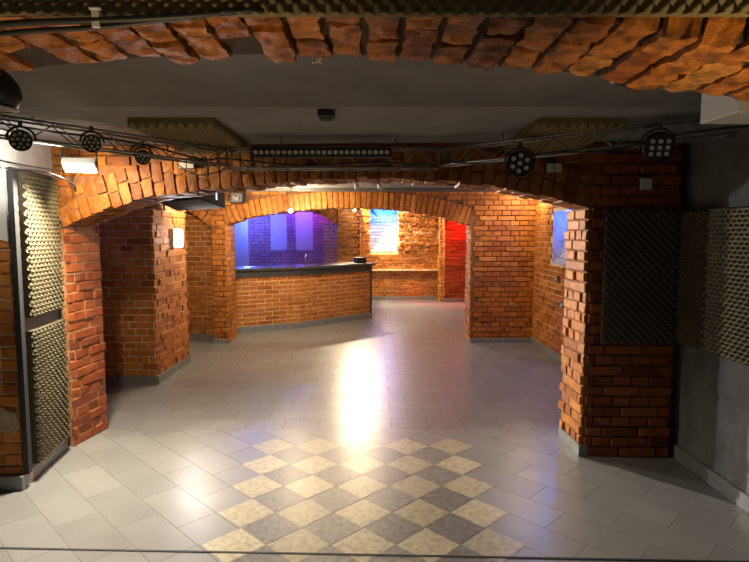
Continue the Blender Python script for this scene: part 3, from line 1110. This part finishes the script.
pat12 = ringpat([(0.27, 3, 0.5), (0.68, 9, 0.2)])
par_can((-1.736, 2.8, 2.05), (-0.6, 0.6, 1.3), 0.050, pat12, 'black round stage light nearest the left wall')
par_can((-1.537, 3.1, 2.082), (-0.5, 0.6, 1.3), 0.047, pat12, 'black round stage light beside the bright floodlight')
par_can((-1.384, 3.4, 2.047), (-0.5, 0.6, 1.3), 0.043, pat12, 'small black stage light left of the ceiling foam')
par_can((0.86, 3.36, 2.005), (0.2, 0.5, 1.6), 0.078, ringpat([(0.0, 1, 0), (0.58, 6, 0.4)]), 'large black stage light with seven lenses on the right truss')
grid = [(-0.5 + 0.5 * i, -0.42 + 0.42 * j) for i in range(3) for j in range(3)]
par_can((1.52, 3.05, 2.055), (1.2, 0.6, 1.1), 0.080, grid, 'dark stage light with nine lenses near the right wall')


# ================================================================== LAMPS
def area(name, loc, target, size, power, color, spread=180, sy=None):
    l = bpy.data.lights.new(name, 'AREA')
    l.energy, l.color = power, color
    l.shape = 'RECTANGLE'
    l.size, l.size_y = size, sy or size
    l.spread = R(spread)
    o = bpy.data.objects.new(name, l)
    COL.objects.link(o)
    o.location = loc
    o.rotation_euler = (Vector(target) - Vector(loc)).to_track_quat('-Z', 'Y').to_euler()
    return o


def spot(name, loc, target, angle, power, color, rad=0.03, blend=0.5):
    l = bpy.data.lights.new(name, 'SPOT')
    l.energy, l.color = power, color
    l.spot_size, l.spot_blend = R(angle), blend
    l.shadow_soft_size = rad
    o = bpy.data.objects.new(name, l)
    COL.objects.link(o)
    o.location = loc
    o.rotation_euler = (Vector(target) - Vector(loc)).to_track_quat('-Z', 'Y').to_euler()
    return o


def point(name, loc, power, color, rad=0.03):
    l = bpy.data.lights.new(name, 'POINT')
    l.energy, l.color = power, color
    l.shadow_soft_size = rad
    o = bpy.data.objects.new(name, l)
    COL.objects.link(o)
    o.location = loc
    return o


WARM = (1.0, 0.78, 0.50)
WARMW = (1.0, 0.88, 0.68)
# floodlight at the left end of the big arch
FLD = Vector((-1.90, 3.66, 2.02))
t = empty('floodlight', FLD, 'bright white rectangular floodlight above the left pier of the big arch', 'floodlight')
t.rotation_euler = (R(50), 0, R(12))
mb = MB(); mb.box(-0.10, 0.10, -0.012, 0.035, -0.045, 0.045); mb.build('housing', M['white_plastic'], t, bevel=0.004)
mb = MB(); mb.box(-0.088, 0.088, -0.016, -0.0125, -0.034, 0.034); mb.build('glass', M['glow_flood'], t)
mb = MB(); mb.tube([(-0.105, 0.01, 0), (-0.105, 0.05, 0.06), (-0.105, 0.06, 0.12), (0.105, 0.06, 0.12), (0.105, 0.05, 0.06), (0.105, 0.01, 0)], 0.005, 8); mb.build('bracket', M['darkmetal'], t)
area('light_flood', FLD + Vector((0, -0.02, -0.02)), (-1.75, 3.2, 0.6), 0.17, 80, WARMW, 135, 0.07)
spot('light_flood_near', FLD + Vector((0.02, -0.05, -0.07)), (-1.75, 4.05, 1.70), 142, 42, WARM, 0.03, 0.35)
spot('fill_left_wall', (-1.75, 3.00, 1.98), (-2.26, 3.60, 2.16), 85, 30, (1.0, 0.93, 0.82), 0.04)  # added spot, apart from the fixture, brightens left wall and ceiling
spot('fill_left_plaster', (-2.42, 2.85, 2.0), (-2.5, 3.4, 1.85), 110, 10, (1.0, 0.93, 0.82), 0.04)  # added unseen spot that lifts the plaster at the left

# spot lamps near the bar
def hung_spot(loc, label, d, name='spot_lamp', top=2.19):
    t = empty(name, loc, label, 'spot lamp', 'ceiling spot lamps')
    t.rotation_euler = Vector(d).to_track_quat('-Y', 'Z').to_euler()
    mb = MB(); mb.lathe((0, 0.085, 0), (0, -1, 0), [(0, 0), (0, 0.022), (0.03, 0.028), (0.075, 0.033), (0.085, 0.033), (0.085, 0.028), (0.08, 0.028)], 20); mb.build('housing', M['black'], t)
    mb = MB(); mb.lathe((0, 0.006, 0), (0, -1, 0), [(0, 0.028), (0.006, 0.020), (0.010, 0)], 20); mb.build('bulb', M['glow_warm'], t)
    mb = MB()
    mb.cyl(Vector(loc) + Vector((0, 0.035, 0.02)), (loc[0], loc[1] + 0.055, top), 0.006, n=8)
    st = mb.build('stem', M['darkmetal'], t)
    st.matrix_parent_inverse = (Matrix.Translation(loc) @ t.rotation_euler.to_matrix().to_4x4()).inverted()
    return t


L1 = Vector((-1.13, 7.62, 1.885))
hung_spot(L1, 'glowing warm spot lamp hanging at the middle of the bar arch', (0.35, -1, -0.4), top=2.166)
point('light_bar', L1 + Vector((0.03, -0.09, -0.03)), 80, WARM, 0.05)
spot('fill_bar_front', (-0.75, 8.62, 2.5), (-0.95, 9.6, 0.6), 95, 140, WARM, 0.05)  # added hidden fill to brighten the bar front
spot('light_effect_beam', (-1.90, 7.70, 2.05), (2.0, 2.7, 0.9), 34, 1300, (1.0, 0.92, 0.78), 0.02, 0.5)
spot('fill_right_pier', (0.9, 7.25, 2.15), (1.9, 8.05, 0.9), 80, 28, WARM, 0.05)  # added fill spot, out of view, for the far right pier
L2 = Vector((-0.42, 11.95, 2.06))
hung_spot(L2, 'glowing warm spot lamp above the far end of the bar', (0.15, -1, -0.3), top=2.90)
spot('light_back', L2 + Vector((0.05, -0.10, -0.03)), L2 + Vector((0.15, -1.3, -0.9)), 165, 90, WARMW, 0.03, 0.3)
# wall washer above the back wall, out of sight behind the bar arch
point('light_back_wash', (-0.42, 12.92, 2.62), 560, WARM, 0.03)
point('light_back_glow', L2 + Vector((0.0, -0.02, -0.05)), 9, WARM, 0.03)
# wall washer above the right recess
point('light_recess_wash', (2.12, 7.68, 2.12), 22, WARM, 0.025)

# wall lamp on the left pier
t = empty('wall_lamp', (-2.30, 6.36, 1.53), 'square bluish-white wall lamp glowing on the left pier', 'wall lamp')
mb = MB(); mb.box(0.0, 0.05, -0.065, 0.065, -0.11, 0.11); mb.build('back_plate', M['white_plastic'], t, bevel=0.004)
mb = MB(); mb.box(0.05, 0.115, -0.060, 0.060, -0.10, 0.10); mb.build('shade', M['glow_wall'], t, bevel=0.010)
area('light_wall_lamp', (-2.17, 6.36, 1.53), (1.5, 4.4, 1.45), 0.12, 24, (0.95, 0.93, 0.95), 110, 0.2)
# warm lamp tucked above the speaker
point('light_pier', (-2.06, 6.60, 2.06), 50, WARM, 0.03)

# blue bar lights
BLUE = (0.10, 0.16, 1.0)
point('light_bar_blue', (-2.9, 12.75, 2.0), 200, BLUE, 0.05)
point('light_bar_violet', (-1.8, 13.0, 2.2), 55, (0.16, 0.05, 1.0), 0.05)
point('light_bar_red', (-1.1, 13.0, 2.15), 8, (1.0, 0.08, 0.12), 0.04)
point('light_bar_top', (-2.0, 9.6, 2.1), 6, (0.15, 0.3, 1.0), 0.05)
# niches
point('light_niche_back', (0.25, 13.20, 2.17), 55, (0.0, 0.15, 1.0), 0.04)
point('light_niche_right', (WX + 0.10, 6.9, 1.82), 20, (0.03, 0.12, 1.0), 0.03)
# added soft fill over the passage, unseen, brightens the back wall
area('fill_back_wall', (0.5, 11.9, 2.85), (0.45, 13.1, 0.7), 0.3, 26, WARM, 85)
# red corridor
spot('light_red', (2.02, 12.42, 2.40), (2.00, 12.74, 0.9), 70, 300, (1.0, 0.005, 0.015), 0.04)
# left passage, blue
point('light_passage', (-3.2, 5.0, 1.9), 2.5, (0.12, 0.2, 1.0), 0.05)
# added blue area light, unseen, gives the dance floor its blue sheen
area('fill_blue_floor', (2.0, 6.2, 2.15), (1.4, 4.9, 0), 0.9, 7, (0.28, 0.34, 1.0), 120, 0.5)
# added unseen fill: one behind the viewer, two spots under the near arch
area('fill_front_room', (0.3, -0.8, 2.1), (0.2, 1.2, 1.6), 0.5, 1.2, (1.0, 0.86, 0.66), 180)
spot('fill_arch_right', (1.05, 1.0, 1.35), (1.0, 1.5, 2.06), 75, 27, (1.0, 0.70, 0.36), 0.06, 0.8)
spot('fill_arch_left', (-0.6, 1.0, 1.35), (-0.6, 1.5, 2.08), 95, 15, (1.0, 0.70, 0.36), 0.06, 0.8)

w = bpy.data.worlds.new('world')
S.world = w
w.use_nodes = True
w.node_tree.nodes['Background'].inputs[0].default_value = (0.9, 0.85, 0.8, 1)
w.node_tree.nodes['Background'].inputs[1].default_value = 0.02


# ================================================================== SMALL THINGS
# speaker hung in front of the left pier
A, B_, C_, D_ = Vector((-2.21, 6.3, 1.836)), Vector((-1.64, 6.2, 1.866)), Vector((-1.61, 5.2, 1.912)), Vector((-2.03, 5.3, 1.880))
t = empty('loudspeaker', (-1.9, 5.75, 1.87), 'large black loudspeaker with grey grille hanging under the ceiling by the left pier', 'loudspeaker')
def inv(o):
    o.matrix_parent_inverse = Matrix.Translation((1.9, -5.75, -1.87))
    return o
up = Vector((0.0, 0.0, 0.20))
mb = MB(); mb.hexa([D_ + Vector((0, 0, .006)), C_ + Vector((0, 0, .006)), B_ + Vector((0, 0, .006)), A + Vector((0, 0, .006)), D_ + up, C_ + up, B_ + up, A + up])
inv(mb.build('cabinet', M['cabinet'], t, bevel=0.006))
mb = MB()
s = lambda p: p + (sum((A, B_, C_, D_), Vector()) / 4 - p) * 0.05
mb.hexa([s(D_) - Vector((0, 0, .006)), s(C_) - Vector((0, 0, .006)), s(B_) - Vector((0, 0, .006)), s(A) - Vector((0, 0, .006)), s(D_) + Vector((0, 0, .008)), s(C_) + Vector((0, 0, .008)), s(B_) + Vector((0, 0, .008)), s(A) + Vector((0, 0, .008))])
inv(mb.build('grille', M['grille'], t))
mb = MB(); mb.box(-1.634, -1.628, 5.75, 5.85, 1.93, 2.03); inv(mb.build('indicator', M['glow_blue'], t))
mb = MB(); mb.box(-1.93, -1.87, 5.6, 5.9, 2.06, 2.198); inv(mb.build('bracket', M['darkmetal'], t))

# small black projector lamp on the bar arch
t = empty('effect_light', (-1.90, 7.86, 2.07), 'small black effect light at the left end of the bar arch', 'stage light')
mb = MB(); mb.box(-0.09, 0.09, -0.10, 0.08, -0.075, 0.075); mb.build('housing', M['black'], t, bevel=0.01)
mb = MB(); mb.lathe((0, -0.10, -0.01), (0, -1, 0), [(0, 0.045), (0.025, 0.045), (0.025, 0.034), (0.012, 0.026), (0.012, 0)], 20); mb.build('lens', M['darkmetal'], t)
mb = MB(); mb.box(-0.115, -0.092, -0.02, 0.02, -0.05, 0.12); mb.box(0.092, 0.115, -0.02, 0.02, -0.05, 0.12); mb.box(-0.115, 0.115, -0.02, 0.02, 0.11, 0.13); mb.build('bracket', M['blackmat'], t)

# black box on the ceiling
t = empty('ceiling_box', (-0.245, 2.92, 2.215), 'small black box fixed to the bare ceiling', 'junction box')
mb = MB(); mb.box(-0.042, 0.042, -0.05, 0.05, -0.04, 0); mb.build('box_body', M['black'], t, bevel=0.010)
mb = MB(); mb.box(-0.030, 0.030, -0.036, 0.036, -0.046, -0.040); mb.build('cover', M['blackmat'], t, bevel=0.003)

# wall boxes
def switch(loc, rz, n, label, w=0.052, h=0.06):
    t = empty('junction_box', loc, label, 'wall box', 'white wall boxes on the big arch')
    t.rotation_euler = (0, 0, rz)
    mb = MB(); mb.box(-w * n / 2 - 0.004, w * n / 2 + 0.004, -0.016, 0.0, -h / 2 - 0.004, h / 2 + 0.004); mb.build('back_plate', M['blackmat'] if n > 1 else M['white_plastic'], t, bevel=0.003)
    for k in range(n):
        c = (k - (n - 1) / 2) * (w + 0.002)
        mb = MB(); mb.box(c - w / 2 + 0.002, c + w / 2 - 0.002, -0.024, -0.016, -h / 2, h / 2); mb.build('cover', M['white_plastic'], t, bevel=0.003)


switch((FA2.p(1.00, 2.075, 0.022)), ua, 2, 'pair of white switch covers on the left half of the big arch')
switch((FA2.p(3.54, 2.035, 0.022)), ua, 2, 'pair of white switch covers on the right half of the big arch')
switch((FA2.p(4.16, 1.925, 0.022)), ua, 1, 'single white box above the dark foam panel', 0.07, 0.07)

# clip and bracket on the near arch
t = empty('cable_clip', (-0.62, 1.30, 2.075), 'small white clip holding the cable on the near arch', 'clip')
mb = MB(); mb.box(-0.009, 0.009, -0.012, -0.004, -0.022, 0.018); mb.box(-0.013, 0.013, -0.014, -0.004, 0.016, 0.022); mb.build('strap', M['white_plastic'], t, bevel=0.002)
mb = MB(); mb.box(-0.006, 0.006, -0.004, 0.030, 0.008, 0.018); mb.build('foot_plate', M['white_plastic'], t)
t = empty('hook_plate', (-0.175, 1.768, 2.133), 'small pale hook plate at the crown of the near arch', 'hook')
mb = MB(); mb.box(-0.014, 0.014, 0.0, 0.004, -0.016, 0.03); mb.build('plate', M['white_plastic'], t)
mb = MB(); mb.tube([(-0.012, 0.0, -0.012), (-0.012, -0.012, -0.020)], 0.003, 6); mb.tube([(0.012, 0.0, -0.012), (0.012, -0.012, -0.020)], 0.003, 6); mb.build('hook', M['white_plastic'], t)
# cable along the near arch, left
mb = MB()
mb.tube(curve_pts([(-1.35, 1.295, 2.005), (-1.05, 1.292, 2.040), (-0.8, 1.290, 2.062), (-0.62, 1.294, 2.070), (-0.45, 1.30, 2.080), (-0.25, 1.31, 2.100)], 8), 0.0075, 10)
tag(mb.build('cable', M['rubber'], smooth=True), 'thick black cable clipped along the left of the near arch', 'cable')
mb = MB()
mb.tube(curve_pts([(-1.35, 1.31, 1.985), (-1.05, 1.306, 2.020), (-0.8, 1.304, 2.048), (-0.62, 1.302, 2.058), (-0.40, 1.312, 2.085)], 8), 0.006, 10)
tag(mb.build('cable', M['rubber'], smooth=True), 'thinner black cable running just below the thick one', 'cable')

# moving head lamp hanging behind the near arch at the left
t = empty('moving_head', (-1.285, 1.95, 2.08), 'glossy black round effect lamp hanging behind the left of the near arch', 'stage light')
mb = MB(); mb.lathe((0, 0, -0.065), (0, 0, 1), [(0, 0), (0.0, 0.035), (0.012, 0.062), (0.045, 0.078), (0.085, 0.070), (0.12, 0.045), (0.12, 0)], 28); mb.build('head', M['black'], t, smooth=True)
mb = MB(); mb.cyl((0, 0, 0.05), (0, 0, 0.124), 0.03, n=16); mb.build('arm', M['blackmat'], t)
mb = MB(); mb.lathe((0, 0, -0.067), (0, 0, 1), [(0, 0.045), (-0.004, 0.06), (0.006, 0.064)], 28); mb.build('rim', M['metal'], t, smooth=True)
# black camera-like lamp right
t = empty('pinspot_lamp', (0.855, 1.93, 2.105), 'black tube-shaped pin spot behind the right of the near arch', 'stage light')
t.rotation_euler = (0, R(8), R(12))
mb = MB(); mb.lathe((-0.055, 0, 0), (1, 0, 0), [(0, 0), (0, 0.020), (0.02, 0.024), (0.09, 0.026), (0.11, 0.020), (0.12, 0)], 20); mb.build('housing', M['black'], t, smooth=True)
mb = MB(); mb.lathe((-0.060, 0, 0), (-1, 0, 0), [(0, 0.020), (0.006, 0.019), (0.010, 0.012), (0.012, 0)], 20); mb.build('lens', M['steel'], t, smooth=True)
mb = MB(); mb.box(-0.01, 0.01, -0.03, 0.03, 0.02, 0.097); mb.build('bracket', M['blackmat'], t)
# white box at the right end of the near arch
t = empty('ventilation_box', (1.42, 2.20, 2.07), 'pale metal box under the ceiling at the right end of the near arch', 'box')
mb = MB(); mb.box(-0.10, 0.25, -0.12, 0.12, -0.035, 0.13); mb.build('casing', M['white_plastic'], t, bevel=0.004)
mb = MB(); mb.box(0.02, 0.10, -0.126, -0.12, 0.0, 0.03); mb.build('grille', M['darkmetal'], t)

# cables on the trusses
def cable(pts, r, label):
    mb = MB(); mb.tube(curve_pts(pts, 8), r, 8)
    tag(mb.build('cable', M['rubber'], smooth=True), label, 'cable')
cable([(-2.1, 2.95, 2.19), (-1.8, 3.1, 2.15), (-1.4, 3.35, 2.12), (-1.1, 3.6, 2.06), (-0.95, 3.66, 2.07), (-0.5, 3.67, 2.03), (0.0, 3.67, 2.045), (0.4, 3.66, 2.03)], 0.006, 'black cable looped along the left and middle trusses')
cable([(-1.35, 3.88, 2.06), (-1.22, 3.86, 1.99), (-1.08, 3.84, 2.00), (-0.96, 3.80, 2.05)], 0.0045, 'short black cable hanging below the left switch covers')
cable([(0.45, 3.64, 2.05), (0.75, 3.50, 2.02), (1.0, 3.34, 2.06), (1.3, 3.16, 2.05), (1.6, 2.99, 2.11), (1.9, 2.84, 2.13)], 0.006, 'black cable looped along the right truss')
cable([(-2.24, 3.34, 1.98), (-2.05, 3.55, 1.97), (-2.0, 3.75, 1.92), (-2.06, 3.90, 1.88), (-2.1, 3.94, 1.96), (-1.97, 3.80, 2.04)], 0.005, 'thin cable looping down beside the floodlight')
cable([(-2.45, 3.33, 2.07), (-2.2, 3.33, 2.02), (-2.1, 3.5, 2.00), (-2.0, 3.7, 1.99)], 0.004, 'thin cable crossing the white plaster towards the floodlight')

# white beam spots
for i, (px, py) in enumerate(((-0.23, 6.9), (0.05, 6.9))):
    t = empty('ceiling_spot', (px, py, 2.198), ('left' if i == 0 else 'right') + ' small white spot on the ceiling before the bar arch', 'spot lamp', 'white ceiling spots')
    mb = MB(); mb.cyl((0, 0, 0), (0, 0, -0.012), 0.035, n=18); mb.build('base', M['white_plastic'], t)
    mb = MB(); mb.cyl((0, 0, -0.012), (0.02, -0.03, -0.075), 0.022, 0.030, n=18); mb.build('head', M['white_plastic'], t)
# pipe in front of the back wall
mb = MB(); mb.cyl((-0.27, 12.9, 2.145), (1.5, 12.95, 2.20), 0.03, n=14)
tag(mb.build('pipe', M['pipe'], smooth=True), 'pale horizontal pipe across the back wall near the ceiling', 'pipe')
# black ring cable in the back niche
mb = MB(); mb.tube(curve_pts([(-0.08, 13.50, 2.18), (0.05, 13.48, 1.99), (0.25, 13.48, 1.90), (0.45, 13.48, 1.94), (0.54, 13.50, 2.04)], 8), 0.012, 8)
tag(mb.build('cable', M['rubber'], smooth=True), 'dark cable sagging across the blue-lit niche in the back wall', 'cable')
# socket boxes on right recess wall
for k, (y, z, lab) in enumerate(((6.95, 1.02, 'small grey box below the blue niche'), (6.72, 1.0 - 0.28, 'grey socket box low on the right recess wall'))):
    t = empty('socket_box', (WX - 0.02, y, z), lab, 'socket', 'sockets on the recess wall')
    mb = MB(); mb.box(-0.03, 0, -0.045 - 0.02 * k, 0.045 + 0.02 * k, -0.035, 0.035); mb.build('casing', M['plaster_grey'], t, bevel=0.004)
    mb = MB(); mb.cyl((-0.030, 0, 0), (-0.036, 0, 0), 0.02, n=16); mb.build('cover', M['white_plastic'], t)
# square frame on the blue plaster
t = empty('picture_frame', (-3.38, 13.24, 1.88), 'small empty white square frame on the blue-lit plaster behind the bar', 'frame')
mb = MB()
for (a, b, c, d) in ((-0.07, 0.07, -0.11, -0.09), (-0.07, 0.07, 0.09, 0.11), (-0.07, -0.055, -0.09, 0.09), (0.055, 0.07, -0.09, 0.09)):
    mb.box(a, b, -0.012, 0.008, c, d)
mb.build('frame', M['white_plastic'], t)
# cyan led under the bar arch
t = empty('led_lamp', (-1.42, 8.52, 1.93), 'small cyan lamp under the crown of the bar arch', 'lamp')
mb = MB(); mb.box(-0.05, 0.05, -0.03, 0.03, -0.01, 0.03); mb.build('housing', M['black'], t, bevel=0.005)
mb = MB(); mb.lathe((0, 0, -0.01), (0, 0, -1), [(0, 0.026), (0.012, 0.022), (0.018, 0)], 16); mb.build('lens', M['glow_cyan'], t)
point('light_cyan', (-1.42, 8.52, 1.88), 2.0, (0.1, 0.6, 1.0), 0.03)
